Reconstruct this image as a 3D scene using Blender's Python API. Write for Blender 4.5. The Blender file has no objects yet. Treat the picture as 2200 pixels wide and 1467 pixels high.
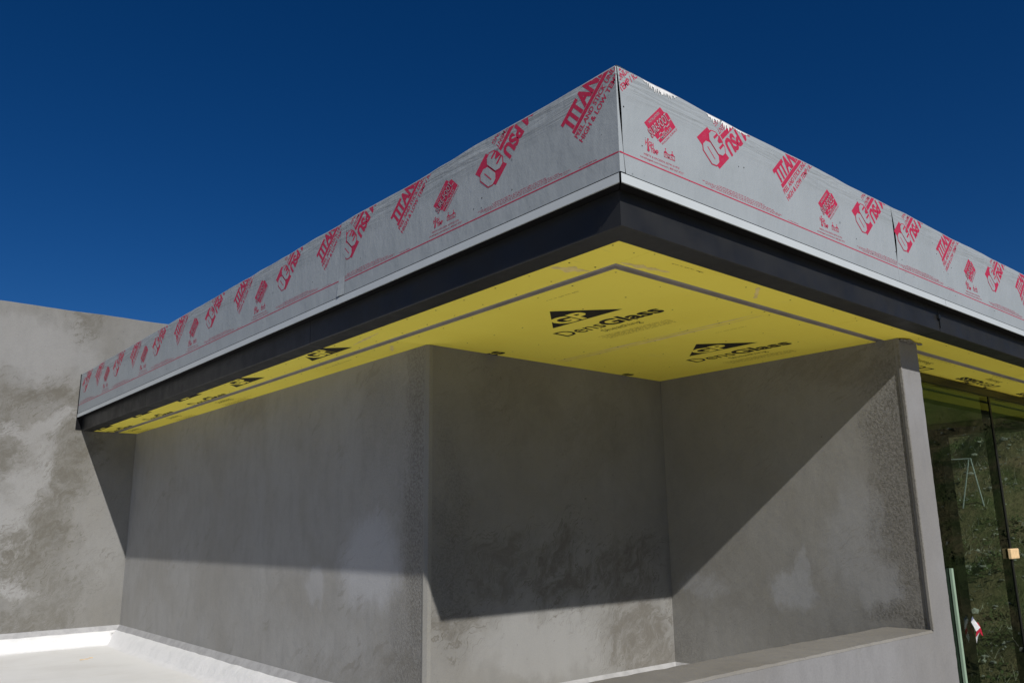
import bpy, bmesh, math, random
from mathutils import Vector, Matrix, noise as mnoise

# ------------------------------------------------------------------ scene, camera, sky, sun
sc = bpy.context.scene
COL = sc.collection
FPX, CY, CP, CR = 1746.776, math.radians(49.42265), math.radians(12.8795), math.radians(-0.8098)
CAM = Vector((-2.25631451, -1.96889417, -1.35227513))
fw = Vector((math.cos(CP)*math.cos(CY), math.cos(CP)*math.sin(CY), math.sin(CP)))
rt = Vector((math.sin(CY), -math.cos(CY), 0)); up = rt.cross(fw)
rt, up = math.cos(CR)*rt + math.sin(CR)*up, -math.sin(CR)*rt + math.cos(CR)*up
cd = bpy.data.cameras.new('camera'); cam = bpy.data.objects.new('camera', cd); COL.objects.link(cam)
cam.matrix_world = Matrix(((rt.x, up.x, -fw.x, CAM.x), (rt.y, up.y, -fw.y, CAM.y), (rt.z, up.z, -fw.z, CAM.z), (0, 0, 0, 1)))
cd.sensor_fit = 'HORIZONTAL'; cd.sensor_width = 36; cd.lens = 36*FPX/2200
cd.clip_start = 0.05; cd.clip_end = 2000
sc.camera = cam

SUN = Vector((-.325, -1, .77)).normalized()          # towards the sun
w = bpy.data.worlds.new('World'); sc.world = w; w.use_nodes = True
nt = w.node_tree; nt.nodes.clear()
sky = nt.nodes.new('ShaderNodeTexSky'); sky.sky_type = 'NISHITA'; sky.sun_disc = False
sky.sun_elevation = math.asin(SUN.z); sky.sun_rotation = math.atan2(SUN.x, SUN.y) % (2*math.pi)
sky.altitude = 2500; sky.air_density = 1.0; sky.dust_density = 0.3; sky.ozone_density = 6.0
hs = nt.nodes.new('ShaderNodeHueSaturation'); hs.inputs['Saturation'].default_value = 1.25; hs.inputs['Hue'].default_value = .508
bg = nt.nodes.new('ShaderNodeBackground'); bg.inputs['Strength'].default_value = 0.05
wo = nt.nodes.new('ShaderNodeOutputWorld')
nt.links.new(sky.outputs[0], hs.inputs['Color']); nt.links.new(hs.outputs[0], bg.inputs['Color']); nt.links.new(bg.outputs[0], wo.inputs[0])
ld = bpy.data.lights.new('sun', 'SUN'); ld.energy = 4.85; ld.angle = math.radians(.53); ld.color = (1, .965, .91)
lo = bpy.data.objects.new('sun', ld); COL.objects.link(lo); lo.location = (-5, -12, 12)
lo.rotation_euler = (-SUN).to_track_quat('-Z', 'Y').to_euler()
sc.view_settings.view_transform = 'Standard'; sc.view_settings.look = 'None'
sc.view_settings.exposure = 0.0; sc.view_settings.gamma = 1
sc.render.engine = 'CYCLES'
sc.cycles.max_bounces = 10; sc.cycles.diffuse_bounces = 5

# ------------------------------------------------------------------ helpers
def tag(o, label=None, cat=None, group=None, kind=None):
    for k, v in (('label', label), ('category', cat), ('group', group), ('kind', kind)):
        if v: o[k] = v
    return o
def empty(name, loc=(0, 0, 0)):
    o = bpy.data.objects.new(name, None); COL.objects.link(o); o.location = loc; return o
def world_loc(o):
    p = Vector((0, 0, 0))
    while o: p += o.location; o = o.parent
    return p
def build(name, bm, mats, parent=None, base=None, smooth=False):
    """bm holds world coordinates; linked as one mesh object under parent."""
    off = Vector(base) if base else (world_loc(parent) if parent else Vector((0, 0, 0)))
    if off.length: bmesh.ops.translate(bm, verts=bm.verts, vec=-off)
    me = bpy.data.meshes.new(name); bm.to_mesh(me); bm.free()
    for m in (mats if isinstance(mats, (list, tuple)) else [mats]): me.materials.append(m)
    if smooth:
        for p in me.polygons: p.use_smooth = True
    o = bpy.data.objects.new(name, me); COL.objects.link(o)
    if parent: o.parent = parent; o.location = off - world_loc(parent)
    else: o.location = off
    return o
def nb(): return bmesh.new()
def box(bm, x0, x1, y0, y1, z0, z1, mi=0):
    v = [bm.verts.new(p) for p in ((x0,y0,z0),(x1,y0,z0),(x1,y1,z0),(x0,y1,z0),(x0,y0,z1),(x1,y0,z1),(x1,y1,z1),(x0,y1,z1))]
    for f in ((0,3,2,1),(4,5,6,7),(0,1,5,4),(1,2,6,5),(2,3,7,6),(3,0,4,7)):
        bm.faces.new([v[i] for i in f]).material_index = mi
    return v
def prism(bm, pts, z0, z1, mi=0):
    a = [bm.verts.new((x, y, z0)) for x, y in pts]; b = [bm.verts.new((x, y, z1)) for x, y in pts]
    n = len(pts)
    for i in range(n): bm.faces.new([a[i], a[(i+1) % n], b[(i+1) % n], b[i]]).material_index = mi
    bm.faces.new(a[::-1]).material_index = mi; bm.faces.new(b).material_index = mi
def sweep(bm, prof, side, s0, s1, mitre0=False):
    """prof: (d, z) outline; side 'L' runs along +Y with d=x, 'R' runs along +X with d=y. mitre0: start cut at 45 degrees."""
    A, B = [], []
    for d, z in prof:
        s = s0 + (d if mitre0 else 0)
        A.append(bm.verts.new((d, s, z) if side == 'L' else (s, d, z)))
        B.append(bm.verts.new((d, s1, z) if side == 'L' else (s1, d, z)))
    n = len(prof)
    for i in range(n): bm.faces.new([A[i], A[(i+1) % n], B[(i+1) % n], B[i]])
    bm.faces.new(A[::-1]); bm.faces.new(B)
def fixn(bm): bmesh.ops.recalc_face_normals(bm, faces=bm.faces); return bm
def tube(bm, a, b, r0, r1=None, n=8):
    a, b = Vector(a), Vector(b); r1 = r0 if r1 is None else r1
    d = (b-a).normalized(); u = d.orthogonal().normalized(); v = d.cross(u)
    A = [bm.verts.new(a + r0*(math.cos(t)*u + math.sin(t)*v)) for t in [i*2*math.pi/n for i in range(n)]]
    B = [bm.verts.new(b + r1*(math.cos(t)*u + math.sin(t)*v)) for t in [i*2*math.pi/n for i in range(n)]]
    for i in range(n): bm.faces.new([A[i], A[(i+1) % n], B[(i+1) % n], B[i]])
    bm.faces.new(A[::-1]); bm.faces.new(B)

# ------------------------------------------------------------------ materials
class NT:
    def __init__(s, name):
        s.m = bpy.data.materials.new(name); s.m.use_nodes = True; s.t = s.m.node_tree; s.t.nodes.clear()
        s.out = s.n('ShaderNodeOutputMaterial'); s.b = s.n('ShaderNodeBsdfPrincipled'); s.l(s.b.outputs[0], s.out.inputs[0])
        s.pos = s.n('ShaderNodeNewGeometry').outputs['Position']
    def n(s, t, **k):
        x = s.t.nodes.new(t)
        for a, v in k.items(): setattr(x, a, v)
        return x
    def l(s, a, b): s.t.links.new(a, b)
    def setv(s, sock, v):
        if isinstance(v, bpy.types.NodeSocket): s.l(v, sock)
        else: sock.default_value = v
    def noise(s, scale, detail=3, rough=.5, vec=None, dist=0, color=False):
        x = s.n('ShaderNodeTexNoise'); x.inputs['Scale'].default_value = scale; x.inputs['Detail'].default_value = detail
        x.inputs['Roughness'].default_value = rough; x.inputs['Distortion'].default_value = dist
        s.l(vec or s.pos, x.inputs['Vector']); return x.outputs['Color' if color else 'Fac']
    def math(s, op, a, b=0., c=None, clamp=False):
        x = s.n('ShaderNodeMath', operation=op, use_clamp=clamp); s.setv(x.inputs[0], a); s.setv(x.inputs[1], b)
        if c is not None: s.setv(x.inputs[2], c)
        return x.outputs[0]
    def vmath(s, op, a, b=None, scale=None):
        x = s.n('ShaderNodeVectorMath', operation=op); s.setv(x.inputs[0], a)
        if b is not None: s.setv(x.inputs[1], b)
        if scale is not None: s.setv(x.inputs['Scale'], scale)
        return x.outputs['Value' if op == 'LENGTH' else 'Vector']
    def rng(s, v, a, b, c=0., d=1., smooth=True):
        x = s.n('ShaderNodeMapRange', interpolation_type='SMOOTHSTEP' if smooth else 'LINEAR')
        s.setv(x.inputs['Value'], v); x.inputs['From Min'].default_value = a; x.inputs['From Max'].default_value = b
        x.inputs['To Min'].default_value = c; x.inputs['To Max'].default_value = d; return x.outputs[0]
    def mix(s, f, a, b, mode='MIX'):
        x = s.n('ShaderNodeMix', data_type='RGBA', blend_type=mode, clamp_factor=True)
        s.setv(x.inputs[0], f); s.setv(x.inputs[6], a if isinstance(a, bpy.types.NodeSocket) else (*a, 1)); s.setv(x.inputs[7], b if isinstance(b, bpy.types.NodeSocket) else (*b, 1))
        return x.outputs[2]
    def grey(s, f):
        x = s.n('ShaderNodeCombineColor'); [s.l(f, x.inputs[i]) for i in range(3)]; return x.outputs[0]
    def bump(s, h, strength=.3, dist=.01, prev=None):
        x = s.n('ShaderNodeBump'); s.setv(x.inputs['Strength'], strength); x.inputs['Distance'].default_value = dist
        s.l(h, x.inputs['Height'])
        if prev: s.l(prev, x.inputs['Normal'])
        return x.outputs[0]
    def done(s, color, rough=.8, normal=None, spec=.5, metal=0):
        s.setv(s.b.inputs['Base Color'], color if isinstance(color, bpy.types.NodeSocket) else (*color, 1))
        s.setv(s.b.inputs['Roughness'], rough); s.b.inputs['Specular IOR Level'].default_value = spec
        s.b.inputs['Metallic'].default_value = metal
        if normal: s.l(normal, s.b.inputs['Normal'])
        return s.m
    def stretch(s, v): return s.vmath('MULTIPLY', s.pos, v)
    def blobs(s, ells, p, soft=.3):
        """union of soft ellipses: ((cx,cy,cz),(rx,ry,rz),strength)"""
        acc = None
        for c, r, k in ells:
            q = s.vmath('MULTIPLY', s.vmath('SUBTRACT', p, c), tuple(1/x for x in r))
            f = s.math('MULTIPLY', s.rng(s.vmath('LENGTH', q), 1+soft, 1-soft), k)
            acc = f if acc is None else s.math('MAXIMUM', acc, f)
        return acc

def stucco(name, base, stain, axis, stains=(), light=(), rough_zones=(), lightcol=(.46, .46, .46), edge=.12, scratch=(5, 5, 60)):
    """trowelled grey cement plaster: smooth burnished areas, browner damp patches, coarse sanded zones."""
    s = NT(name)
    big = (1e3 if axis == 'x' else 1, 1e3 if axis == 'y' else 1, 1)
    def E(lst):
        out = []
        for u, z, ru, rz, k in lst:
            out.append(((0 if axis == 'x' else u, 0 if axis == 'y' else u, z), (1e3 if axis == 'x' else ru, 1e3 if axis == 'y' else ru, rz), k))
        return out
    n1 = s.vmath('SCALE', s.vmath('SUBTRACT', s.noise(2.2, 5, .6, color=True), (.5, .5, .5)), scale=.85*edge/.12)
    n2 = s.vmath('SCALE', s.vmath('SUBTRACT', s.noise(14, 6, .7, vec=s.stretch((1, 1, .5)), color=True), (.5, .5, .5)), scale=.22)
    p = s.vmath('ADD', s.vmath('ADD', s.pos, n1), n2)
    # streaky trowel strokes: thin diagonal scratches
    r = s.n('ShaderNodeVectorRotate', rotation_type='EULER_XYZ'); r.inputs['Rotation'].default_value = (.6, .6, 0)
    s.l(s.vmath('ADD', s.pos, s.vmath('SCALE', n1, scale=.5)), r.inputs['Vector'])
    sv = s.vmath('MULTIPLY', r.outputs[0], scratch)
    st = s.noise(1.6, 4, .62, vec=sv)
    stroke = s.rng(st, .55, .61)
    sv2 = s.vmath('MULTIPLY', r.outputs[0], (1.0, .45, 2.2))
    mott = s.noise(1.1, 4, .55, dist=.4); fine = s.noise(9, 5, .65, vec=s.stretch((1, 1, .45)))
    col = s.mix(s.rng(mott, .35, .68), base, tuple(x*.86*y for x, y in zip(base, (1.02, 1, .96))))
    col = s.mix(s.rng(fine, .4, .75, 0, .45), col, tuple(x*.74 for x in base))
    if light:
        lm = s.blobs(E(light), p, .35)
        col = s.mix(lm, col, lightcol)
    rz = s.blobs(E(rough_zones), p, .65) if rough_zones else None
    if stains:
        m = s.blobs(E(stains), p, .38)
        edgeband = s.math('MULTIPLY', s.blobs(E([(a, b, c+.12, d+.12, e) for a, b, c, d, e in stains]), p, .4), s.math('MULTIPLY', stroke, .85))
        m2 = s.math('MULTIPLY', m, s.rng(s.noise(7, 6, .75, vec=sv2), .34, .62, .12, .95))
        m2 = s.math('MAXIMUM', m2, edgeband)
        col = s.mix(m2, col, stain)
    loose = s.math('MULTIPLY', stroke, s.rng(s.noise(1.7, 2), .5, .66, 0, .3))
    col = s.mix(loose, col, stain)
    grain = s.noise(150, 4, .7); g2 = s.noise(65, 5, .75)
    pits = s.rng(s.noise(48, 2, .5), .73, .78)
    if rz is not None:
        col = s.mix(s.math('MULTIPLY', rz, s.rng(g2, .36, .6, .8, .15)), col, tuple(x*.62 for x in stain))
    col = s.mix(s.math('MULTIPLY', pits, .55), col, tuple(x*.5 for x in stain))
    col = s.mix(1.0, col, s.grey(s.rng(grain, .25, .75, .88, 1.1, smooth=False)), 'MULTIPLY')
    amt = s.math('ADD', .10, s.math('MULTIPLY', rz, .6)) if rz is not None else .10
    b1 = s.bump(g2, amt, .012)
    b2 = s.bump(s.noise(3, 4, .6), .25, .03, b1)
    b3 = s.bump(st, .12, .006, b2)
    return s.done(col, .88, b3, .25)

SMOOTH = (.335, .33, .318); STAIN = (.175, .16, .135)
M = {}
M['wallD'] = stucco('stucco_tall_wall', (.185, .183, .175), (.105, .098, .082), 'y',
    stains=[(-.36, .22, .40, .15, .95), (-.05, .10, .18, .12, .8), (-.74, -.02, .13, .16, .8), (.0, 1.16, .17, .10, .8), (-.85, -.50, .45, .24, .8),
            (.13, -.36, .22, .22, .9), (.0, -.72, .13, .38, .9), (-.12, -1.25, .20, .35, .9), (-.42, -1.52, .28, .26, .95), (-.05, -2.0, .26, .35, .6), (-.35, -2.30, .5, .13, .75), (.35, -1.75, .12, .12, .35)],
    light=[(-.30, -.18, .5, .10, .5), (-.35, -.70, .25, .45, .55), (-.62, -1.25, .3, .35, .6), (-.45, -1.90, .15, .14, .7), (.4, -1.2, .25, .6, .25), (-.5, .75, .7, .3, .35)], lightcol=(.27, .27, .268))
M['wallA'] = stucco('stucco_long_wall', (.275, .273, .265), (.16, .148, .125), 'x',
    stains=[(2.6, -2.25, .45, .12, .5), (3.4, -2.35, .5, .10, .35), (5.2, -.3, .6, .12, .25)],
    light=[(2.95, -1.55, .38, .30, .8), (3.7, -1.75, .12, .12, .4)],
    rough_zones=[(2.36, -1.2, .16, 1.3, .9), (2.45, -2.2, .25, .4, .7), (2.75, -.6, .3, .5, .25)], edge=.05, lightcol=(.35, .355, .37), scratch=(3, 3, 14))
M['wallB'] = stucco('stucco_recess_back_wall', (.205, .203, .195), (.108, .099, .085), 'y',
    stains=[(1.30, -1.62, .28, .17, .7), (1.80, -1.66, .30, .20, .9), (2.45, -1.70, .35, .22, .9), (2.55, -2.12, .34, .30, .85), (2.7, -2.3, .3, .2, .8), (.85, -1.98, .22, .09, .85), (1.4, -.5, .5, .2, .3), (2.2, -.6, .4, .2, .3)],
    light=[(1.6, -2.12, .5, .2, .5)], rough_zones=[(.86, -1.4, .14, .7, .5)], lightcol=(.255, .255, .25))
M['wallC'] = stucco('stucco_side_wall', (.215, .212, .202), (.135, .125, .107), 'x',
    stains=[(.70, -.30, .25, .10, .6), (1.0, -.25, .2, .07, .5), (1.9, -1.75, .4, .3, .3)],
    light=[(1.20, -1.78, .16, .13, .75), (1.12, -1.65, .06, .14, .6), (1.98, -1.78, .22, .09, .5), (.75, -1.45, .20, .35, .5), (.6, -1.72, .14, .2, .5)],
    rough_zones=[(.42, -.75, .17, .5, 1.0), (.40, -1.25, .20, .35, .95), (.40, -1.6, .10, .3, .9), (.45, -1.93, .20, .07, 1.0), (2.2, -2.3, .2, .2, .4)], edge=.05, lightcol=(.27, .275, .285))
M['front'] = stucco('stucco_front_face', (.205, .205, .21), (.15, .147, .14), 'y', stains=[(1.8, -2.4, .4, .1, .25)], edge=.05, scratch=(3, 3, 14))
M['sill'] = stucco('stucco_parapet_top', (.20, .192, .178), (.14, .132, .118), 'x', edge=.05, scratch=(6, 60, 6))
def simple(name, col, rough=.6, spec=.5, metal=0, var=.06, scale=8, bs=0, bscale=60):
    s = NT(name); c = s.mix(1.0, s.mix(0.0, col, col), s.grey(s.rng(s.noise(scale, 4, .6), .3, .7, 1-var, 1+var)), 'MULTIPLY')
    return s.done(c, rough, s.bump(s.noise(bscale, 3), bs, .005) if bs else None, spec, metal)
# membrane: woven grey roofing underlayment
def membrane():
    s = NT('grey_woven_underlayment')
    c = s.mix(s.rng(s.noise(3, 4, .6), .35, .7), (.272, .300, .322), (.252, .280, .300))
    c = s.mix(s.rng(s.noise(120, 2), .35, .8, 0, .3), c, (.26, .285, .305))
    c = s.mix(s.math('MULTIPLY', s.rng(s.noise(22, 1.5, .5), .74, .79), .6), c, (.10, .11, .12))
    wv = [s.n('ShaderNodeTexWave', wave_type='BANDS', bands_direction=d) for d in 'XYZ']
    for x, k in zip(wv, (55, 55, 55)): x.inputs['Scale'].default_value = k; x.inputs['Distortion'].default_value = .6; x.inputs['Detail'].default_value = 1; s.l(s.pos, x.inputs['Vector'])
    h = s.math('ADD', s.math('ADD', wv[0].outputs['Fac'], wv[1].outputs['Fac']), wv[2].outputs['Fac'])
    b = s.bump(h, .22, .0015); b = s.bump(s.noise(6, 3, .55, vec=s.stretch((1, 1, .5))), .38, .02, b)
    b = s.bump(s.noise(22, 3, .6), .18, .008, b)
    sx = s.n('ShaderNodeSeparateXYZ'); s.l(s.pos, sx.inputs[0])
    b = s.bump(s.math('MULTIPLY', s.noise(1.4, 4, .6, vec=s.stretch((1.2, 1.2, 14)), dist=.6), s.rng(sx.outputs[2], .30, .44)), .55, .035, b)
    return s.done(c, .5, b, .4)
M['memb'] = membrane()
def redprint():
    s = NT('red_print_ink')
    c = s.mix(s.rng(s.noise(90, 3, .7), .35, .7, 0, .28), (.36, .012, .050), (.28, .09, .12))
    return s.done(c, .5, None, .35)
M['red'] = redprint()
M['flap'] = simple('white_torn_backing', (.60, .60, .60), .7, var=.2, bs=.5, bscale=40)
M['drip'] = simple('pale_painted_metal', (.43, .465, .485), .38, var=.03, scale=3)
def blackmetal():
    s = NT('black_painted_metal')
    c = s.mix(s.rng(s.noise(5, 3), .3, .7), (.010, .0105, .011), (.014, .0145, .015))
    r = s.rng(s.noise(7, 4, .6), .3, .7, .40, .52)
    return s.done(c, r, s.bump(s.noise(1.3, 2), .10, .02), .4)
M['black'] = blackmetal()
M['dark'] = simple('black_underlayer_and_shade', (.008, .008, .009), .9, .1)  # roof core and specks; also painted shade under drip and in end gap
def yellow():
    s = NT('yellow_gypsum_sheathing')
    c = s.mix(s.rng(s.noise(1.6, 4, .55), .35, .7), (.95, .82, .115), (.92, .78, .10))
    c = s.mix(s.rng(s.noise(160, 3, .7), .55, .8, 0, .3), c, (.66, .47, .05))
    c = s.mix(s.math('MULTIPLY', s.rng(s.noise(3.4, 5, .7), .6, .8), .25), c, (.72, .60, .22))
    sc_ = s.noise(2, 3, .6, vec=s.stretch((3, 30, 3)))
    c = s.mix(s.rng(sc_, .68, .74, 0, .25), c, (.50, .42, .12))
    return s.done(c, .72, s.bump(s.noise(200, 2), .06, .002), .3)
M['yellow'] = yellow()
M['ink'] = simple('black_print_ink', (.022, .02, .014), .7, .2)
M['finep'] = simple('faint_print_ink', (.40, .33, .085), .8, .1)
M['taupe'] = simple('pale_joint_smear', (.80, .66, .26), .8, .1, var=.12, scale=14)
M['reveal'] = simple('grey_zinc_channel', (.27, .25, .235), .45, .5, .0, .12, 6)
M['bead'] = stucco('stucco_corner_bead', (.225, .223, .212), (.14, .13, .112), 'y')
def roofwhite():
    s = NT('white_roof_coating')
    c = s.mix(s.rng(s.noise(1.3, 5, .6), .4, .7), (.66, .66, .65), (.60, .595, .58))
    c = s.mix(s.rng(s.noise(2.3, 6, .7, vec=s.stretch((1, 3, 1))), .58, .76, 0, .55), c, (.52, .48, .41))
    return s.done(c, .62, s.bump(s.noise(22, 4, .6), .35, .006), .4)
M['roof'] = roofwhite()
def flash():
    s = NT('white_elastomeric_flashing')
    c = s.mix(s.rng(s.noise(8, 4, .6), .4, .75), (.65, .65, .655), (.59, .595, .60))
    return s.done(c, .5, s.bump(s.noise(26, 5, .65), .55, .012), .45)
M['flash'] = flash()
M['ledge'] = simple('grey_flashing_top', (.30, .30, .305), .7, var=.12, scale=12, bs=.4)
M['wood'] = simple('pale_cut_wood', (.62, .44, .24), .7, .3, var=.12, scale=30)
M['tapew'] = simple('white_plastic', (.80, .80, .82), .4)
M['tapeb'] = simple('blue_grey_plastic', (.25, .28, .42), .4)
M['tapered'] = simple('red_plastic', (.62, .02, .07), .4)
M['frame'] = simple('black_window_frame', (.008, .009, .009), .4, .4)
M['gedge'] = simple('pale_green_glass_edge', (.24, .33, .25), .4)
M['inner'] = simple('dull_interior_board', (.55, .52, .17), .9, .2)
M['concrete'] = simple('bare_floor', (.5, .48, .42), .9, .2)
def glass():
    s = NT('green_tinted_glass')
    s.t.nodes.remove(s.b)
    fr = s.n('ShaderNodeFresnel'); fr.inputs['IOR'].default_value = 1.62
    tr = s.n('ShaderNodeBsdfTransparent'); tr.inputs[0].default_value = (.52, .60, .55, 1)
    gl = s.n('ShaderNodeBsdfGlossy'); gl.inputs[0].default_value = (.66, .78, .72, 1); gl.inputs['Roughness'].default_value = .004
    s.l(s.bump(s.noise(.9, 2), .03, .02), gl.inputs['Normal'])
    geo = s.n('ShaderNodeNewGeometry'); k = s.math('MULTIPLY', fr.outputs[0], s.math('SUBTRACT', 1.0, geo.outputs['Backfacing']))
    mx = s.n('ShaderNodeMixShader'); s.l(k, mx.inputs[0]); s.l(tr.outputs[0], mx.inputs[1]); s.l(gl.outputs[0], mx.inputs[2]); s.l(mx.outputs[0], s.out.inputs[0])
    return s.m
M['glass'] = glass()
def hillm():
    s = NT('dry_scrubby_soil')
    c = s.mix(s.rng(s.noise(.5, 6, .65), .4, .62), (.24, .18, .10), (.10, .12, .045))
    c = s.mix(s.rng(s.noise(3, 6, .75), .5, .7, 0, .9), c, (.06, .07, .03))
    c = s.mix(s.rng(s.noise(9, 4, .7), .62, .72, 0, .8), c, (.30, .26, .19))
    return s.done(c, .95, s.bump(s.noise(4, 6, .7), .9, .3), .1)
M['hill'] = hillm()
M['ground'] = simple('pale_graded_dirt', (.56, .52, .44), .95, .1, var=.2, scale=.6)
M['rock'] = simple('pale_rubble', (.34, .32, .28), .9, .2, var=.3, scale=2)
M['leaf'] = simple('dusty_scrub_leaves', (.075, .095, .035), .8, .2, var=.4, scale=1.5)
M['straw'] = simple('bleached_straw', (.55, .50, .38), .8, .2, var=.3, scale=2)
M['pipe'] = simple('white_galvanised_tube', (.50, .52, .50), .5)

# ------------------------------------------------------------------ flat prints (2D polygons laid on a face)
_tc = {}
def glyphs(txt, bold=0.0, res=3):
    """Flat outline of a line of text, normalised to x 0..1 and capital height 1 on the baseline."""
    key = (txt, bold, res)
    if key not in _tc:
        def mk(t):
            cu = bpy.data.curves.new('t', 'FONT'); cu.body = t; cu.size = 1; cu.offset = bold; cu.resolution_u = res; cu.fill_mode = 'FRONT'
            o = bpy.data.objects.new('t', cu); COL.objects.link(o); bpy.context.view_layer.update()
            ev = o.evaluated_get(bpy.context.evaluated_depsgraph_get()); me = ev.to_mesh()
            r = [tuple(v.co[:2]) for v in me.vertices], [tuple(p.vertices) for p in me.polygons]
            ev.to_mesh_clear(); bpy.data.objects.remove(o); bpy.data.curves.remove(cu); return r
        V, Fc = mk(txt); Hc = max(v[1] for v in mk('H')[0])
        x0 = min(v[0] for v in V); x1 = max(v[0] for v in V)
        _tc[key] = ([((x-x0)/(x1-x0), y/Hc) for x, y in V], Fc)
    return _tc[key]
class Print:
    """collects 2D faces in (u, v), then clips them and lays them on a face of a part"""
    def __init__(s): s.f = []
    def add(s, V, Fc, mi, layer, o=(0, 0), ang=0, shear=0):
        c, k = math.cos(ang), math.sin(ang)
        W = []
        for x, y in V:
            x += shear*y; W.append((o[0] + c*x - k*y, o[1] + k*x + c*y))
        s.f.append((W, Fc, mi, layer))
    def text(s, t, x0, x1, y, h, mi, layer=1, bold=0., fr=((0, 0), 0), shear=0, res=3):
        V, Fc = glyphs(t, bold, res)
        s.add([(x0 + (x1-x0)*a + shear*h*b, y + h*b) for a, b in V], Fc, mi, layer, *fr)
    def poly(s, pts, mi, layer=1, fr=((0, 0), 0)): s.add(pts, [tuple(range(len(pts)))], mi, layer, *fr)
    def rect(s, x0, x1, y0, y1, mi, layer=1, fr=((0, 0), 0)): s.poly([(x0, y0), (x1, y0), (x1, y1), (x0, y1)], mi, layer, fr)
    def dot(s, x, y, r, mi, layer=1, n=7): s.poly([(x + r*math.cos(i*6.283/n), y + r*math.sin(i*6.283/n)) for i in range(n)], mi, layer)
    def words(s, x0, x1, y, h, mi, layer, rnd, fr=((0, 0), 0)):
        x = x0
        while x < x1:
            wl = rnd.uniform(2, 9)*h*.7
            for k in range(max(1, int(wl/(h*.7)))):
                a = x + k*h*.7
                if a > x1: break
                s.rect(a, a + h*rnd.uniform(.3, .55), y, y + h*rnd.choice((.6, .6, .95)), mi, layer, fr)
            x += wl + h*.6
    def lay(s, bm, umin, umax, vmin, vmax, place, warp=None):
        """place(u, v, lift) -> world point"""
        tmp = bmesh.new(); lay_ = tmp.verts.layers.float.new('l')
        for W, Fc, mi, L in s.f:
            if max(p[0] for p in W) < umin or min(p[0] for p in W) > umax or max(p[1] for p in W) < vmin or min(p[1] for p in W) > vmax: continue
            vs = [tmp.verts.new((x, y, 0)) for x, y in W]
            for v in vs: v[lay_] = L
            for f in Fc:
                try: tmp.faces.new([vs[i] for i in f]).material_index = mi
                except ValueError: pass
        for co, no in (((umin, 0, 0), (-1, 0, 0)), ((umax, 0, 0), (1, 0, 0)), ((0, vmin, 0), (0, -1, 0)), ((0, vmax, 0), (0, 1, 0))):
            g = list(tmp.verts) + list(tmp.edges) + list(tmp.faces)
            bmesh.ops.bisect_plane(tmp, geom=g, plane_co=co, plane_no=no, clear_outer=True, dist=1e-6)
        mp = {}
        for v in tmp.verts:
            u, q = v.co.x, v.co.y
            if warp: u, q = warp(u, q)
            mp[v] = bm.verts.new(place(u, q, v[lay_]))
        for f in tmp.faces:
            try: bm.faces.new([mp[v] for v in f.verts]).material_index = f.material_index
            except ValueError: pass
        tmp.free()

# ------------------------------------------------------------------ setting: ground, hillside
bm = nb(); N = 40
for i in range(1):
    v = [bm.verts.new(p) for p in ((-600, -600, -6.2), (600, -600, -6.2), (600, 600, -6.2), (-600, 600, -6.2))]; bm.faces.new(v)
tag(build('ground', bm, M['ground']), kind='structure')
def hz(x, y):
    t = max(0, x-10.5)
    n = mnoise.fractal(Vector((x*.16, y*.16, 3)), 1, 2, 5)*1.6 + mnoise.fractal(Vector((x*.7, y*.7, 8)), 1, 2, 5)*.32
    return min(-6.25 + t*.40 + n*min(1, t/5) + min(t, .4), 5.5 + n)
bm = nb(); nx, ny = 130, 200; G = []
for i in range(nx+1):
    x = 10 + 70*(i/nx)**1.8
    G.append([bm.verts.new((x, -70 + 120*j/ny, hz(x, -70 + 120*j/ny))) for j in range(ny+1)])
for i in range(nx):
    for j in range(ny): bm.faces.new([G[i][j], G[i+1][j], G[i+1][j+1], G[i][j+1]])
tag(build('hill', bm, M['hill'], smooth=True), kind='structure')
rnd = random.Random(5)
tb = bmesh.new(); bmesh.ops.create_icosphere(tb, subdivisions=1, radius=1)
IV = [v.co.copy() for v in tb.verts]; IF = [[v.index for v in f.verts] for f in tb.faces]; tb.free()
def soup(name, V, Fc, mat, label, cat):
    me = bpy.data.meshes.new(name); me.from_pydata(V, [], Fc); me.materials.append(mat)
    o = bpy.data.objects.new(name, me); COL.objects.link(o); return tag(o, label, cat, kind='stuff')
V, Fc = [], []
for k in range(9000):
    x = 11 + 25*rnd.random()**1.3; y = rnd.uniform(-20, 12) if k % 3 == 0 else rnd.uniform(2, 11); r = .016*math.exp(rnd.gauss(.3, .65)); z = hz(x, y)
    sx, sy, sz = rnd.uniform(.6, 1.5), rnd.uniform(.6, 1.5), rnd.uniform(.4, .9); b0 = len(V)
    for v in IV:
        j = r*(1 + .5*(rnd.random()-.5)); V.append((x + v.x*sx*j, y + v.y*sy*j, z + v.z*sz*j))
    Fc += [[b0+q for q in f] for f in IF]
soup('rubble', V, Fc, M['rock'], 'pale stones scattered over the dry hillside seen in the window glass', 'rubble')
V, Fc = [], []
for k in range(1100):
    x = 11.5 + 28*rnd.random()**1.3; y = rnd.uniform(-30, 16) if k % 2 else rnd.uniform(2, 12); z = hz(x, y); R = rnd.uniform(.12, .5)
    for q in range(44):
        d = Vector((rnd.gauss(0, 1), rnd.gauss(0, 1), abs(rnd.gauss(0, .8)))).normalized()*R*rnd.random()**.5
        c = Vector((x, y, z)) + d; a = Vector((rnd.gauss(0, 1), rnd.gauss(0, 1), rnd.gauss(0, 1))).normalized(); b = a.orthogonal()
        s_ = rnd.uniform(.02, .05); b0 = len(V)
        V += [c + a*s_, c + b*s_*.5, c - a*s_, c - b*s_*.5]; Fc.append([b0, b0+1, b0+2, b0+3])
soup('scrub', V, Fc, M['leaf'], 'low dusty green scrub growing over the hillside seen in the glass', 'scrub')
V, Fc = [], []
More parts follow.
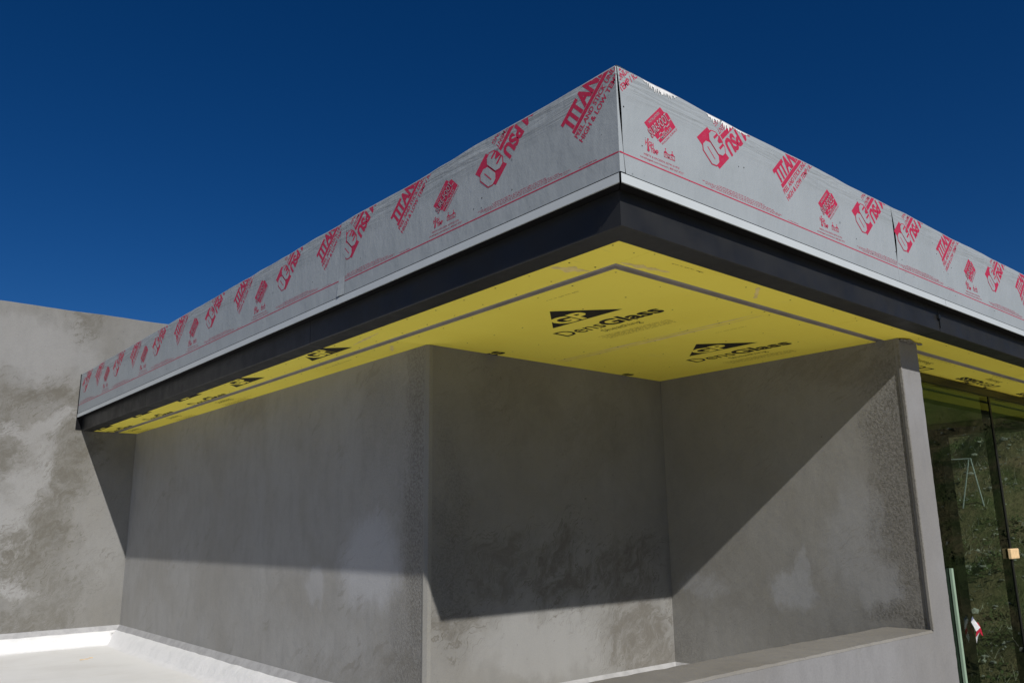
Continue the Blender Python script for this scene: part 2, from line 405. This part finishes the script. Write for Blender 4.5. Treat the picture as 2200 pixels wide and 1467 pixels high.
for k in range(5000):
    x = 11.5 + 24*rnd.random()**1.2; y = rnd.uniform(1.5, 12) if k % 3 else rnd.uniform(-24, 12); z = hz(x, y)
    d = Vector((rnd.gauss(0, .5), rnd.gauss(0, .5), 1)).normalized()*rnd.uniform(.08, .34); b0 = len(V); wv_ = rnd.uniform(.004, .010)
    V += [Vector((x, y-wv_, z)), Vector((x, y+wv_, z)), Vector((x, y, z)) + d]; Fc.append([b0, b0+1, b0+2])
soup('dry_grass', V, Fc, M['straw'], 'thin bleached grass stalks scattered on the hillside seen in the glass', 'grass')

# ------------------------------------------------------------------ house
xA, yB, xC, xF, yF, yD = .665, 2.28, 2.99, 3.25, .31, 8.43
SOF = -.19
house = empty('house', (2.0, 2.0, -6.2))
tag(house, 'grey stucco house under construction with a yellow soffit and wrapped flat roof overhang', 'house')

# --- walls
bm = nb(); prism(bm, [(xA, yD), (xA, yB+.02), (xA+.018, yB+.004), (xA+.029, yB+.004), (xA+.029, yB+.26), (.95, yB+.26), (.95, yD)], -6.2, -.12); fixn(bm)
build('wall', bm, M['wallA'], house)['label'] = 'long side wall in shade above and sun below'
bm = nb(); box(bm, xA+.03, xC+.1, yB, yB+.25, -6.2, -.12)
build('wall', bm, M['wallB'], house)['label'] = 'back wall of the recess with brown damp patches'
bm = nb(); box(bm, xC, xF-.002, yF+.002, yB-.002, -6.2, -.12)
build('wall', bm, M['wallC'], house)['label'] = 'side wall of the recess crossed by a diagonal shadow'
# front rendering coat: pier end and parapet face in one plane, with slightly uneven vertical arrises
def ragged(n, z0, z1, amp, sd):
    r = random.Random(sd); return [(z0 + (z1-z0)*i/n, amp*(r.random()-.5) + (amp*1.6 if r.random() < .07 else 0)) for i in range(n+1)]
bm = nb(); pz = -1.986
nr = 190; rr = random.Random(2); rows = []
zs = [-6.2 + (pz-.011+6.2)*k/110 for k in range(111)] + [pz-.011 + (-.12-pz+.011)*k/80 for k in range(1, 81)]
for k, z in enumerate(zs):
    jr = .0035*(rr.random()-.5) + (.004 if rr.random() < .06 else 0); jl = .003*(rr.random()-.5)
    xl = xC - .004 + (jl if z > pz else 0); xr = xF + .006 + jr
    rows.append((xl, xr, z))
def vrow(x, z): return bm.verts.new((x, yF, z)), bm.verts.new((x, yF+.03, z))
prev = None
for xl, xr, z in rows:
    cur = (vrow(xl, z), vrow(xr, z))
    if prev:
        (a, a2), (b, b2) = prev; (c, c2), (d, d2) = cur
        bm.faces.new([a, b, d, c]); bm.faces.new([b, b2, d2, d]); 
        if z > pz: bm.faces.new([a2, a, c, c2])
        bm.faces.new([b2, a2, c2, d2])
    prev = cur
v = [bm.verts.new(p) for p in ((-7.5, yF, -6.2), (xC-.004, yF, -6.2), (xC-.004, yF, pz-.011), (-7.5, yF, pz-.011))]
bm.faces.new(v); bmesh.ops.remove_doubles(bm, verts=bm.verts, dist=1e-5)
build('front_face', bm, M['front'], house)['label'] = 'pale sunlit front face of the pier and low parapet'
bm = nb(); box(bm, -7.5, xC-.0045, yF+.031, .594, -6.2, pz-.012)
build('parapet', bm, M['sill'], house)['label'] = 'low parapet running left from the sunlit pier'
bm = nb(); rr = random.Random(3); nseg = 160; prev = None
for i in range(nseg+1):
    x = -7.5 + (xC-.0045+7.5)*i/nseg; j = .004*(rr.random()-.5); k = .006*(rr.random()-.5); q = .004*(rr.random()-.5)
    cur = [bm.verts.new(p) for p in ((x, yF-.0015, pz-.012+j), (x, yF+.008+k, pz+q), (x, .590+k, pz-q), (x, .598+j, pz-.011))]
    if prev:
        for t in range(3): bm.faces.new([prev[t], cur[t], cur[t+1], prev[t+1]])
    prev = cur
bm.normal_update()
for f in list(bm.faces):
    if f.normal.z < 0: f.normal_flip()
build('parapet_top', bm, M['sill'], house)
bm = nb(); prism(bm, [(xA-.003, yB+.03), (xA-.003, yB+.02), (xA+.012, yB-.004), (xA+.040, yB-.004), (xA+.040, yB-.0005), (xA+.03, yB-.0005)], -2.36, -.195); fixn(bm)
build('corner_bead', bm, M['bead'], house)
bm = nb(); prism(bm, [(xC-.012, yF-.003), (xC-.004, yF-.006), (xC-.001, yF-.001), (xC-.002, yF+.012), (xC-.012, yF+.012)], pz+.002, -.195); fixn(bm)
build('corner_bead', bm, M['wallC'], house)
# ragged mortar where the pier meets the soffit
bm = nb(); rr = random.Random(8)
for k in range(26):
    c = Vector((xC + .02 + rr.random()*.27, yF - .004 - rr.random()*.03, -.196 - rr.random()*.012))
    vs = bmesh.ops.create_icosphere(bm, subdivisions=1, radius=rr.uniform(.005, .016))['verts']
    for v in vs: v.co = Vector((v.co.x*1.8, v.co.y, v.co.z*.5))*(1+.4*mnoise.noise(v.co*90+c*9)) + c
build('mortar_rim', bm, M['wallC'], house)

# --- window wall
YG = .77
win = empty('window', (4.6, YG, -4.5)); win.parent = house; win.location -= house.location
MX = 5.74
bm = nb(); box(bm, xF+.01, MX-.006, YG, YG+.012, -4.5, -.262); build('pane', bm, M['glass'], win)
bm = nb(); box(bm, MX+.006, 9.0, YG, YG+.012, -4.5, -.262); build('pane', bm, M['glass'], win)
bm = nb(); box(bm, xF+.01, 9.0, YG-.012, YG+.05, -.260, -.196); build('frame', bm, M['frame'], win)
bm = nb(); box(bm, MX-.0055, MX+.0055, YG-.001, YG+.013, -4.5, -.262); build('seam_gasket', bm, M['frame'], win)
bm = nb(); box(bm, MX-.016, MX+.016, YG-.006, YG-.0015, -4.5, -.262); build('cover_strip', bm, M['frame'], win)
bm = nb(); box(bm, MX-.018, MX+.018, YG+.016, YG+.07, -4.5, -.262); build('mullion', bm, M['frame'], win)
bm = nb(); box(bm, 4.430, 4.462, YG-.022, YG-.004, -4.5, -1.70); build('glass_edge', bm, M['gedge'], win)
# room behind the glass
bm = nb(); box(bm, xF, 8.2, YG+.2, 5, -.205, -.10); build('ceiling', bm, M['inner'], house)
bm = nb(); box(bm, xF, 8.2, YG-.3, 5, -4.7, -4.52); build('floor', bm, M['concrete'], house)
bm = nb(); box(bm, xF, 8.2, 4.0, 4.2, -4.5, -.206); build('inner_wall', bm, M['inner'], house)
bm = nb(); box(bm, 8.0, 8.2, 2.3, 3.999, -4.5, -.206); box(bm, 8.0, 8.2, YG+.2, 2.299, -.27, -.206); build('inner_wall', bm, M['inner'], house)
bm = nb(); box(bm, 7.95, 8.21, 2.12, 2.30, -4.5, -.275); box(bm, 7.95, 8.21, YG+.02, 2.119, -.36, -.275); build('opening_frame', bm, M['frame'], house)

# --- roof overhang
roof = empty('roof', (0, 0, -.2)); roof.parent = house; roof.location -= house.location
XE, YE = 9.6, yD-.012
HM = .46
bm = nb(); box(bm, .012, XE, .012, YE, .0, HM-.02); box(bm, .07, XE, .07, YE-.02, -.165, -.0005)
build('deck', bm, M['dark'], roof)

def motif_title(P, u, red=0):      # upright diagonal block
    fr = ((u, .330), math.radians(44.0))
    P.text('TITANIUM', .0, .395, -.080, .080, red, 1, .05, fr)
    P.rect(.008, .47, -.109, -.088, red, 1, fr)
    P.text('PEEL AND STICK UNDERLAYMENT', .0, .50, -.1395, .0255, red, 1, .022, fr)
    P.text('HIGH & LOW TEMP / ICE & WATER', .0, .55, -.1785, .0265, red, 1, .022, fr)
def motif_thirty(P, u, red=0, grey=1):   # upside-down block, u = left corner of its box
    O = (u + .206, .355); fr = (O, math.radians(224.0))
    P.text('TITANIUM PSU', -.575, .0, .0, .078, red, 1, .05, fr)
    P.rect(-.62, .0, -.038, -.014, red, 1, fr)
    P.text('PEEL AND STICK UNDERLAYMENT', -.50, .003, -.068, .024, red, 1, .008, fr)
    P.text('METAL TILE SHINGLE ROOFING', -.50, .003, -.108, .024, red, 1, .008, fr)
    P.poly([(.064, -.112), (.177, -.114), (.168, -.06), (.138, .071), (.026, .072), (.04, .0)], red, 1, fr)
    def octo(x0, x1, y0, y1, c, mi, L):
        sh = lambda x, y: (x - .10*(y+.02), y)
        P.poly([sh(*p) for p in ((x0+c, y0), (x1-c, y0), (x1, y0+c), (x1, y1-c), (x1-c, y1), (x0+c, y1), (x0, y1-c), (x0, y0+c))], mi, L, fr)
    for x0, x1, y0, y1 in ((.016, .099, -.091, .045), (.096, .182, -.078, .053)): octo(x0, x1, y0, y1, .026, red, 2)
    octo(.022, .093, -.085, .039, .022, grey, 3); octo(.102, .176, -.072, .047, .022, grey, 3)
    P.poly([(.137, -.047), (.142, -.047), (.138, .022), (.133, .022)], red, 4, fr)
    for a, b in ((-.058, -.046), (-.002, .010)): P.poly([(.020, a), (.062, a), (.060, b), (.018, b)], red, 4, fr)
    P.poly([(.012, -.044), (.046, -.030), (.044, -.016), (.012, -.004)], red, 5, fr)
def motif_badge(P, u, red=0, grey=1):
    fr = ((u, .265), math.radians(44.0))
    P.poly([(0, 0), (.152, 0), (.160, -.030), (.178, -.040), (.182, -.112), (.030, -.112), (.018, -.070), (.004, -.030)], red, 1, fr)
    P.text('INSTALLATION', .028, .125, -.019, .011, grey, 2, .006, fr)
    P.text('SURE-FOOT', -.006, .164, -.070, .041, red, 3, .045, fr)
    P.text('SURE-FOOT', -.003, .161, -.068, .036, grey, 4, .0, fr)
    st = [(.02, -.094), (.045, -.094), (.05, -.082), (.066, -.080), (.072, -.088), (.095, -.088), (.1, -.076), (.118, -.074), (.124, -.082), (.15, -.080), (.156, -.070), (.175, -.070)]
    for a, b in zip(st, st[1:]):
        P.poly([(a[0], a[1]-.002), (b[0], b[1]-.002), (b[0], b[1]+.002), (a[0], a[1]+.002)], grey, 3, fr)
    P.text('MODULAR', .052, .15, -.107, .014, grey, 3, .01, fr)
    P.text('WALKING SURFACE', .034, .184, -.126, .009, red, 1, .0, fr)
    P.text('HIGH', u, u+.052, .168, .022, red, 1, .03); P.text('TEMP', u+.032, u+.082, .144, .021, red, 1, .03)
    P.rect(u+.012, u+.022, .152, .1675, red, 2); P.dot(u+.017, .149, .008, red, 3); P.dot(u+.018, .196, .005, red, 2)
    a = u+.118
    for x0, x1, y0, y1 in ((a, a+.072, .148, .151), (a, a+.003, .148, .170), (a+.069, a+.072, .148, .170), (a, a+.072, .167, .170)): P.rect(x0, x1, y0, y1, red)
    P.text('METAL', a+.008, a+.064, .153, .012, red, 1, .0)
    P.poly([(a, .171), (a+.012, .181), (a+.024, .171)], red); P.poly([(a+.044, .171), (a+.056, .181), (a+.068, .171)], red)
    P.dot(a+.012, .187, .004, red); P.dot(a+.056, .186, .004, red)
    P.text('MEETS & EXCEEDS ASTM D1970', u-.012, u+.216, .1195, .0085, red, 1, .0)
    P.text('novathegeek.com/titanium | 800-567-9727', u-.036, u+.244, .1025, .0085, red, 1, .0)
def motif_fine(P, u, rnd, red=0):   # u = phase of the upright title
    for r, (a, b) in enumerate(((-.47, -.10), (-.58, -.02), (-.56, .05), (-.52, .03))):
        P.words(u+a, u+b, .121 - r*.0075, .0045, red, 1, rnd)
    P.words(u+.10, u+.20, .0955, .0045, red, 1, rnd)

def sheet(side, u0, u1, phases, seed, dv=0, edge0=None, edge1=None, tears=(), lines=True, fold=True):
    """one strip of underlayment on the fascia; u runs along the fascia away from/along the corner"""
    rnd_ = random.Random(seed); bm = nb()
    if side == 'R': place = lambda u, v, L: (u, -.0006*L - .0015, v)
    else: place = lambda u, v, L: (-.0006*L - .0015, -u, v)
    def top(u): return HM + .010*mnoise.noise(Vector((u*1.7, seed, 0))) + .004*mnoise.noise(Vector((u*6, seed, 4)))
    def warp(u, v):
        k = max(0, (v-.1)/(HM-.1)); k = k*k
        return u, v + (top(u)-HM)*k
    n = max(2, int((u1-u0)/.03)); mv = 16; G = []
    for i in range(n+1):
        row = []
        for j in range(mv+1):
            v = .003 + (HM-.003)*j/mv; u = u0 + (u1-u0)*i/n
            if i == 0 and edge0: u = edge0(v)
            if i == n and edge1: u = edge1(v)
            uu, vv = warp(u, v); x, y, z = place(uu, vv, 0)
            row.append(bm.verts.new((x, y, z)))
        # fold over the roof edge
        for d, dz in ((.0025, .006), (.008, .009), (.03, .010), (.14, .006)):
            uu = u; x, y, z = place(uu, top(uu)+dz, 0)
            row.append(bm.verts.new((x, y+d, z) if side == 'R' else (x+d, y, z)))
        G.append(row)
    for i in range(n):
        for j in range(len(G[0])-1):
            f = bm.faces.new([G[i][j], G[i+1][j], G[i+1][j+1], G[i][j+1]]); f.material_index = 1
    P = Print()
    for t in phases.get('title', ()): motif_title(P, t)
    for t in phases.get('thirty', ()): motif_thirty(P, t)
    for t in phases.get('badge', ()): motif_badge(P, t)
    for t in phases.get('fine', ()): motif_fine(P, t, rnd_)
    if lines: P.rect(u0-.05, u1+.05, .084, .0895, 0)
    for k in range(int((u1-u0)*6)):
        P.dot(rnd_.uniform(u0, u1), rnd_.uniform(.02, .44), rnd_.uniform(.0015, .004), 3, 2, 5)
    if dv: P.f = [([(a, b+dv) for a, b in W], Fc, mi, L) for W, Fc, mi, L in P.f]
    # scuffed white backing along the fold: ragged outlines hanging from the top edge
    for (a, b, dep) in tears:
        pts = [(a, HM)]; m = int((b-a)/.0035)
        for i in range(m+1):
            t = i/m; e = math.sin(math.pi*t)**.7
            pts.append((a + (b-a)*t, HM - dep*e*(.25 + .95*rnd_.random()**1.5)))
        pts.append((b, HM))
        for i in range(1, len(pts)-2):
            (x0, y0), (x1, y1) = pts[i], pts[i+1]
            P.poly([(x0, y0), (x1, y1), (x1, HM), (x0, HM)], 2, 4)
    P.lay(bm, min(u0, u1)+.004, max(u0, u1)-.002, .005, HM-.001, place, warp)
    o = build('membrane_sheet', bm, [M['red'], M['memb'], M['flap'], M['dark']], roof)
    return o
T0 = 1.118; PER = 1.372
tl = [T0 + PER*k for k in (-1, 0)]
o = sheet('R', .018, 2.388, dict(title=tl, badge=[.162, 1.533], thirty=[.519, 1.893], fine=[1.118, 2.49]), 1,
      edge0=lambda v: .012 + .022*(1 - v/HM) - .004*math.sin(7*v/HM), tears=[(.165, .40, .034), (.60, .72, .030), (.70, .80, .038), (.80, .93, .014)])
tl = [2.972, 4.333, 5.70, 7.07, 8.44]
sheet('R', 2.392, XE, dict(title=tl, badge=[t+.41 for t in tl], thirty=[t-.577 for t in tl], fine=tl), 2,
      edge0=lambda v: 2.389 + .022*max(0, math.sin(math.pi*(v-.12)/.33)) if .12 < v < .45 else 2.389)
tl = [-.321, -1.683, -3.045+.001]
sheet('L', -2.245, .0015, dict(title=[-.321, -1.683], badge=[-1.27], thirty=[-.919, -2.262], fine=[-.321, -1.683]), 3)
tl = [-2.559, -3.89, -5.219, -6.50, -7.785]
sheet('L', -YE, -2.2425, dict(title=tl, badge=[-3.496, -4.827, -6.143, -7.421], thirty=[-3.15, -4.478, -5.806, -7.090, -8.33], fine=tl + [-9.1]), 4, dv=.014)
# the left sheet laps a little way round the corner
bm = nb(); e = [(.002, HM), (.008, HM*.6), (.018, HM*.3), (.027, .004)]; pv = None
for u, v in e:
    c = (bm.verts.new((-.0015, -.0018, v)), bm.verts.new((u, -.0035, v)))
    if pv: bm.faces.new([pv[0], pv[1], c[1], c[0]])
    pv = c
v = [bm.verts.new(p) for p in ((-.001, -.0040, .084), (.0225, -.0042, .084), (.0225, -.0042, .0895), (-.001, -.0040, .0895))]; bm.faces.new(v).material_index = 1
build('membrane_lap', bm, [M['memb'], M['red']], roof)
# second lap flap at the left seam, its lower corner lifting
bm = nb(); g = []
for i in range(13):
    v = .004 + (HM-.004)*i/12; lift = .003 + .010*max(0, 1 - v/.12)
    g.append([bm.verts.new((-lift, 2.2440 + .012*max(0, 1-v/.2), v)), bm.verts.new((-.0028, 2.18, v + .001))])
for i in range(12): bm.faces.new([g[i][0], g[i][1], g[i+1][1], g[i+1][0]])
build('membrane_lap', bm, M['memb'], roof)

bm = nb(); box(bm, -.008, .06, YE+.001, yD-.001, -.18, HM+.006); build('end_gap_shade', bm, M['dark'], roof)  # black box painted as the shadow in the gap before the tall wall
dp = [(-.005, -.0415), (-.005, -.003), (.002, -.003), (.002, -.0415)]
up_ = [(.0025, -.041), (.0025, -.036), (.056, -.036), (.056, -.041)]
def piece(name, prof, side, s0, s1, mat, mit=False, gap=.0):
    bm = nb(); sweep(bm, prof, side, s0, s1, mit); fixn(bm); return build(name, bm, mat, roof)
piece('drip_edge', dp, 'L', .006, YE, M['drip'], True)
piece('drip_edge', dp, 'R', .006, 2.998, M['drip'], True); piece('drip_edge', dp, 'R', 3.002, XE, M['drip'])
piece('drip_underside_shade', up_, 'L', .003, YE, M['dark'], True); piece('drip_underside_shade', up_, 'R', .003, XE, M['dark'], True)  # black strip that paints in the shade beneath the drip edge
fp = [(.055, -.190), (.058, -.193), (.180, -.193), (.180, -.187), (.062, -.187), (.062, -.042), (.055, -.042)]
for s0, s1, m_ in ((.0, 2.713, True), (2.717, 6.069, False), (6.073, YE, False)): piece('fascia_panel', fp, 'L', s0, s1, M['black'], m_)
fa = piece('fascia_panel', fp, 'R', .0, 3.011, M['black'], True); fb = piece('fascia_panel', fp, 'R', 3.017, XE, M['black'])
bm = nb(); box(bm, 2.985, 3.012, .040, .0545, -.115, -.088); box(bm, 3.012, 3.018, .048, .0545, -.17, -.08); build('joint_clip', bm, M['frame'], roof)

def gp_logo(P, x, y, ink=0, yel=1, fine=2, tri=True):
    """x, y = logo origin in the sheet's reading frame (x right, y up)"""
    if tri:
        P.poly([(x-.05+.16, y+.24), (x+.66+.02, y-.045), (x+.105, y-.045)], ink)
def densglass(P, r, d, ink=0, yel=1, fine=2):
    """print in reading coordinates: r to the right, d down the page is negative v"""
    tri = [(r+.104, -d-.0), (r+.378, -d+.282), (r+.661, -d-.0)]
    P.poly(tri, ink, 1)
    P.text('GP', r+.205, r+.475, -d+.022, .135, yel, 2, .04)
    P.text('Dens', r, r+.345, -d-.222, .128, ink, 1, .006)
    P.text('Glass', r+.352, r+.782, -d-.222, .128, ink, 1, .035)
    P.text('Sheathing', r+.235, r+.535, -d-.318, .052, ink, 1, -.004)
    for k in range(6): P.words(r+.11+.03*(k % 2), r+.66, -d-.392-.016*k, .010, fine, 1, random.Random(k))
def board(name, x0, x1, y0, y1, logos=(), logosR=(), smears=(), lines=(), seed=0, dots=True):
    bm = nb(); z0, z1 = SOF, SOF+.014
    box(bm, x0+.001, x1-.001, y0+.001, y1-.001, z0, z1, 3)
    # reading along -Y, up -X
    place = lambda u, v, L: (-v, -u, SOF - .0006*L)
    P = Print()
    for (r, d) in logos: densglass(P, -r, d)
    P.lay(bm, -y1+.003, -y0-.003, -x1+.003, -x0-.003, place)
    P = Print()   # reading along -X, up +Y
    for (r, d) in logosR: densglass(P, -r, -d)
    place = lambda u, v, L: (-u, v, SOF - .0006*L)
    P.lay(bm, -x1+.003, -x0-.003, y0+.003, y1-.003, place)
    P = Print(); rr = random.Random(seed+50)
    for (a, b, c, d, wd) in smears:      # ragged filler smears
        n = 26; A = []; B = []
        for i in range(n+1):
            t = i/n; px_, py_ = a+(c-a)*t, b+(d-b)*t; e = wd*(.25+.75*abs(mnoise.noise(Vector((t*4, seed, a*3))))*1.6)*math.sin(math.pi*min(1, max(0, t)))**.4
            L_ = math.hypot(c-a, d-b); nx_, ny_ = -(d-b)/L_, (c-a)/L_
            A.append((px_+nx_*e, py_+ny_*e)); B.append((px_-nx_*e*rr.uniform(.5, 1), py_-ny_*e*rr.uniform(.5, 1)))
        for i in range(n): P.poly([A[i], A[i+1], B[i+1], B[i]], 4, 1)
    for (a, b, c, d) in lines:
        L_ = math.hypot(c-a, d-b); P_ = Print(); P_.words(0, L_, 0, .010, 2, 1, rr, ((a, b), math.atan2(d-b, c-a))); P.f += P_.f
    if dots:
        for x in [x0+.035, x1-.035] + [x0 + .4*k for k in range(1, int((x1-x0)/.4)+1)]:
            y = y0+.04
            while y < y1: P.dot(x+rr.uniform(-.012, .012), y+rr.uniform(-.03, .03), rr.uniform(.0038, .0058), 0, 2, 6); y += .27
    P.lay(bm, x0+.003, x1-.003, y0+.003, y1-.003, lambda u, v, L: (u, v, SOF-.0006*L))
    return build('soffit_board', bm, [M['ink'], M['yellow'], M['finep'], M['yellow'], M['taupe']], roof)
F = .181
LG = lambda y, x: (y, x)       # text starts at y (reading towards -y), triangle base at x
board('o', F, .398, F, 2.86, logos=[LG(3.31, .322)], smears=[(.2, .62, .39, .55, .05), (.25, 2.2, .3, 2.6, .02)], seed=1)
board('o', F, .398, 2.863, 4.75, logos=[LG(3.31, .322), LG(3.31+1.346, .322)], seed=2)
board('o', F, .398, 4.753, YE, logos=[LG(5.715, .222), LG(7.06, .222), LG(8.40, .222)], seed=3)
board('o', .398, 2.3, F, .398, smears=[(.40, .375, .7, .33, .03), (1.25, .21, 1.42, .34, .03)], lines=[(.6, .235, .83, .23)], seed=4)
board('o', 2.302, 5.2, F, .398, seed=5); board('o', 5.202, XE, F, .398, seed=6)
logoL1 = board('i', .454, 1.747, .454, 2.33, logos=[LG(1.576, 1.016), LG(2.955, 1.016)], smears=[(1.715, .5, 1.728, 2.25, .022)], lines=[(.57, 1.05, .575, .82)], seed=7)
board('i', 1.747, 3.10, .454, 2.33, logos=[LG(1.597, 2.357), LG(2.975, 2.357)], smears=[(1.766, .5, 1.772, 2.2, .022)], lines=[(1.905, .945, 1.907, .725)], seed=8)
board('i', .454, .80, 2.332, 2.86, smears=[(.50, 2.45, .6, 2.6, .02)], seed=9)
board('i', .454, .80, 2.862, 4.75, lines=[(.52, 3.0, .53, 3.4)], seed=10)
board('i', .454, .80, 4.752, YE, logos=[LG(5.715, .222), LG(7.06, .222), LG(8.40, .222)], lines=[(.6, 4.9, .55, 5.3)], seed=11)
board('i', 3.102, 5.9, .454, .90, logosR=[(4.32, .858), (5.69, .858)], seed=12)
board('i', 5.902, XE, .454, .90, logosR=[(7.06, .858), (8.43, .858)], seed=13)
rp = [(.3985, SOF+.001), (.4010, SOF-.001), (.4025, SOF+.012), (.4500, SOF+.012), (.4515, SOF-.001), (.4535, SOF+.001), (.4535, SOF+.016), (.3985, SOF+.016)]
piece('soffit_reveal', rp, 'L', .0, YE, M['reveal'], True); piece('soffit_reveal', rp, 'R', .0, XE, M['reveal'], True)

# ------------------------------------------------------------------ tall wall at the far left
bm = nb(); n = 90; rr = random.Random(12); A = []
for i in range(n+1):
    x = -9 + 11.0*i/n; zt = 1.213 + .006*mnoise.noise(Vector((x*2, 0, 0))) + .003*rr.random()
    A.append([bm.verts.new((x, yD, -6.2)), bm.verts.new((x, yD, zt-.01)), bm.verts.new((x, yD+.01, zt)), bm.verts.new((x, yD+.35, zt)), bm.verts.new((x, yD+.35, -6.2))])
for i in range(n):
    for j in range(4): bm.faces.new([A[i][j], A[i+1][j], A[i+1][j+1], A[i][j+1]])
bm.faces.new(A[0]); bm.faces.new(A[-1][::-1]); fixn(bm)
tag(build('stucco_wall', bm, M['wallD'], base=(-2, yD, -6.2)), 'tall sunlit grey stucco wall with brown damp patches behind the far end of the overhang', 'wall')

# ------------------------------------------------------------------ flat white roof at the foot of the walls
fr_ = empty('flat_roof', (-2, 4, -2.7)); tag(fr_, 'white coated flat roof with upturned flashing at the foot of the stucco walls', 'roof')
ZF = -2.565
bm = nb(); nx, ny = 60, 60; G = []
for i in range(nx+1):
    row = []
    for j in range(ny+1):
        x = -7.4 + (xC+7.4)*i/nx; y = .6 + (yD-.6)*j/ny
        row.append(bm.verts.new((x, y, ZF + .006*mnoise.noise(Vector((x, y, 0))*1.3) - .01*max(0, (8-y))/8)))
    G.append(row)
for i in range(nx):
    for j in range(ny): bm.faces.new([G[i][j], G[i+1][j], G[i+1][j+1], G[i][j+1]])
build('roof_surface', bm, M['roof'], fr_, smooth=True)
def flashing(path, seed):
    """path: list of (point on wall foot, inward 2D normal)"""
    bm1, bm2 = nb(), nb(); pr = None
    for (x, y), (ax_, ay_) in path:
        j = lambda k: .006*mnoise.noise(Vector((x*7, y*7, k+seed)))
        prof = [(.0, -2.372), (.008, -2.382+j(1)), (.040+j(5), -2.425+j(2)), (.048+j(5), -2.430+j(2)), (.10, -2.47+j(3)), (.135, -2.54+j(4)), (.17, -2.563), (.22, -2.572)]
        pts = [Vector((x+ax_*d, y+ay_*d, z)) for d, z in prof]
        c1 = [bm1.verts.new(p) for p in pts[:3]]; c2 = [bm2.verts.new(p) for p in pts[2:]]
        if pr:
            for k in range(2): bm1.faces.new([pr[0][k], c1[k], c1[k+1], pr[0][k+1]])
            for k in range(5): bm2.faces.new([pr[1][k], c2[k], c2[k+1], pr[1][k+1]])
        pr = (c1, c2)
    fixn(bm1); fixn(bm2)
    f = build('base_flashing', bm2, M['flash'], fr_, smooth=True); t_ = build('flashing_top', bm1, M['ledge'], f, smooth=True)
n = 120; flashing([((-7.4 + (xA+7.4)*i/n, yD), ((-1 if i == n else 0), -1)) for i in range(n+1)], 1)
flashing([((xA, yD - (yD-yB)*i/n), (-1, (-1 if i in (0,) else 0) - (1 if i == n else 0))) for i in range(n+1)], 2)
flashing([((xA + (xC-xA)*i/n, yB), ((-1 if i in (0, n) else 0), -1)) for i in range(n+1)], 3)
flashing([((xC, yB - (yB-.6)*i/n), (-1, (-1 if i == 0 else 0))) for i in range(n+1)], 4)
bm = nb(); rr = random.Random(4)
for k, (x, y) in enumerate(((.05, 7.3), (.1, 7.35), (.0, 7.27))):
    box(bm, x, x+.035, y, y+.014, ZF+.001*k, ZF+.005+.001*k)
tag(build('debris', bm, M['wood'], base=(.05, 7.3, ZF)), 'tan crumb of debris lying on the white roof', 'debris')

# ------------------------------------------------------------------ small things by the glass
bm = nb(); box(bm, 5.65, 5.83, .735, YG-.007, -1.672, -1.588); bmesh.ops.bevel(bm, geom=list(bm.edges), offset=.004, segments=1, affect='EDGES')
tag(build('wood_block', bm, M['wood'], base=(5.74, .75, -1.67)), 'pale cut wood block stuck on the outside of the window glass', 'wood block')
tp = empty('warning_tape', (4.72, .74, -2.26)); tag(tp, 'twisted strip of red and white warning tape hanging on the window glass', 'tape')
def strip(name, L_, R_, mat):
    bm = nb(); vs = [(bm.verts.new(a), bm.verts.new(b)) for a, b in zip(L_, R_)]
    for p, q in zip(vs, vs[1:]): bm.faces.new([p[0], p[1], q[1], q[0]])
    bmesh.ops.solidify(bm, geom=list(bm.faces), thickness=.0015); build(name, bm, mat, tp)
strip('tape_strip', [(4.655, .745, -2.105), (4.67, .735, -2.14), (4.69, .73, -2.175)], [(4.70, .75, -2.07), (4.735, .745, -2.10), (4.75, .72, -2.15)], M['tapew'])
strip('tape_fold', [(4.662, .743, -2.085), (4.66, .744, -2.10)], [(4.70, .748, -2.066), (4.72, .748, -2.085)], M['tapeb'])
strip('tape_stripe', [(4.691, .7295, -2.176), (4.68, .735, -2.215)], [(4.751, .7195, -2.151), (4.742, .725, -2.18)], M['tapered'])
strip('tape_strip', [(4.68, .735, -2.216), (4.70, .742, -2.262)], [(4.742, .725, -2.181), (4.73, .74, -2.22)], M['tapew'])
strip('tape_stripe', [(4.742, .744, -2.115), (4.765, .74, -2.15), (4.80, .742, -2.205)], [(4.765, .738, -2.115), (4.79, .734, -2.15), (4.83, .738, -2.222)], M['tapered'])
xt = 23.0; tr = empty('trestle', (xt, 7.4, hz(xt, 7.4))); tag(tr, 'white tubular A-frame trestle standing on the hillside beyond the glass', 'trestle')
bm = nb(); tube(bm, (xt, 8.8, .42), (xt, 7.36, .39), .020); build('crossbar', bm, M['pipe'], tr)
for y0, y1 in ((7.42, 7.92), (7.38, 7.15)):
    bm = nb(); tube(bm, (xt, y0, .41), (xt+.1, y1, min(-1.5, hz(xt+.1, y1)-.05)), .020); build('leg', bm, M['pipe'], tr)
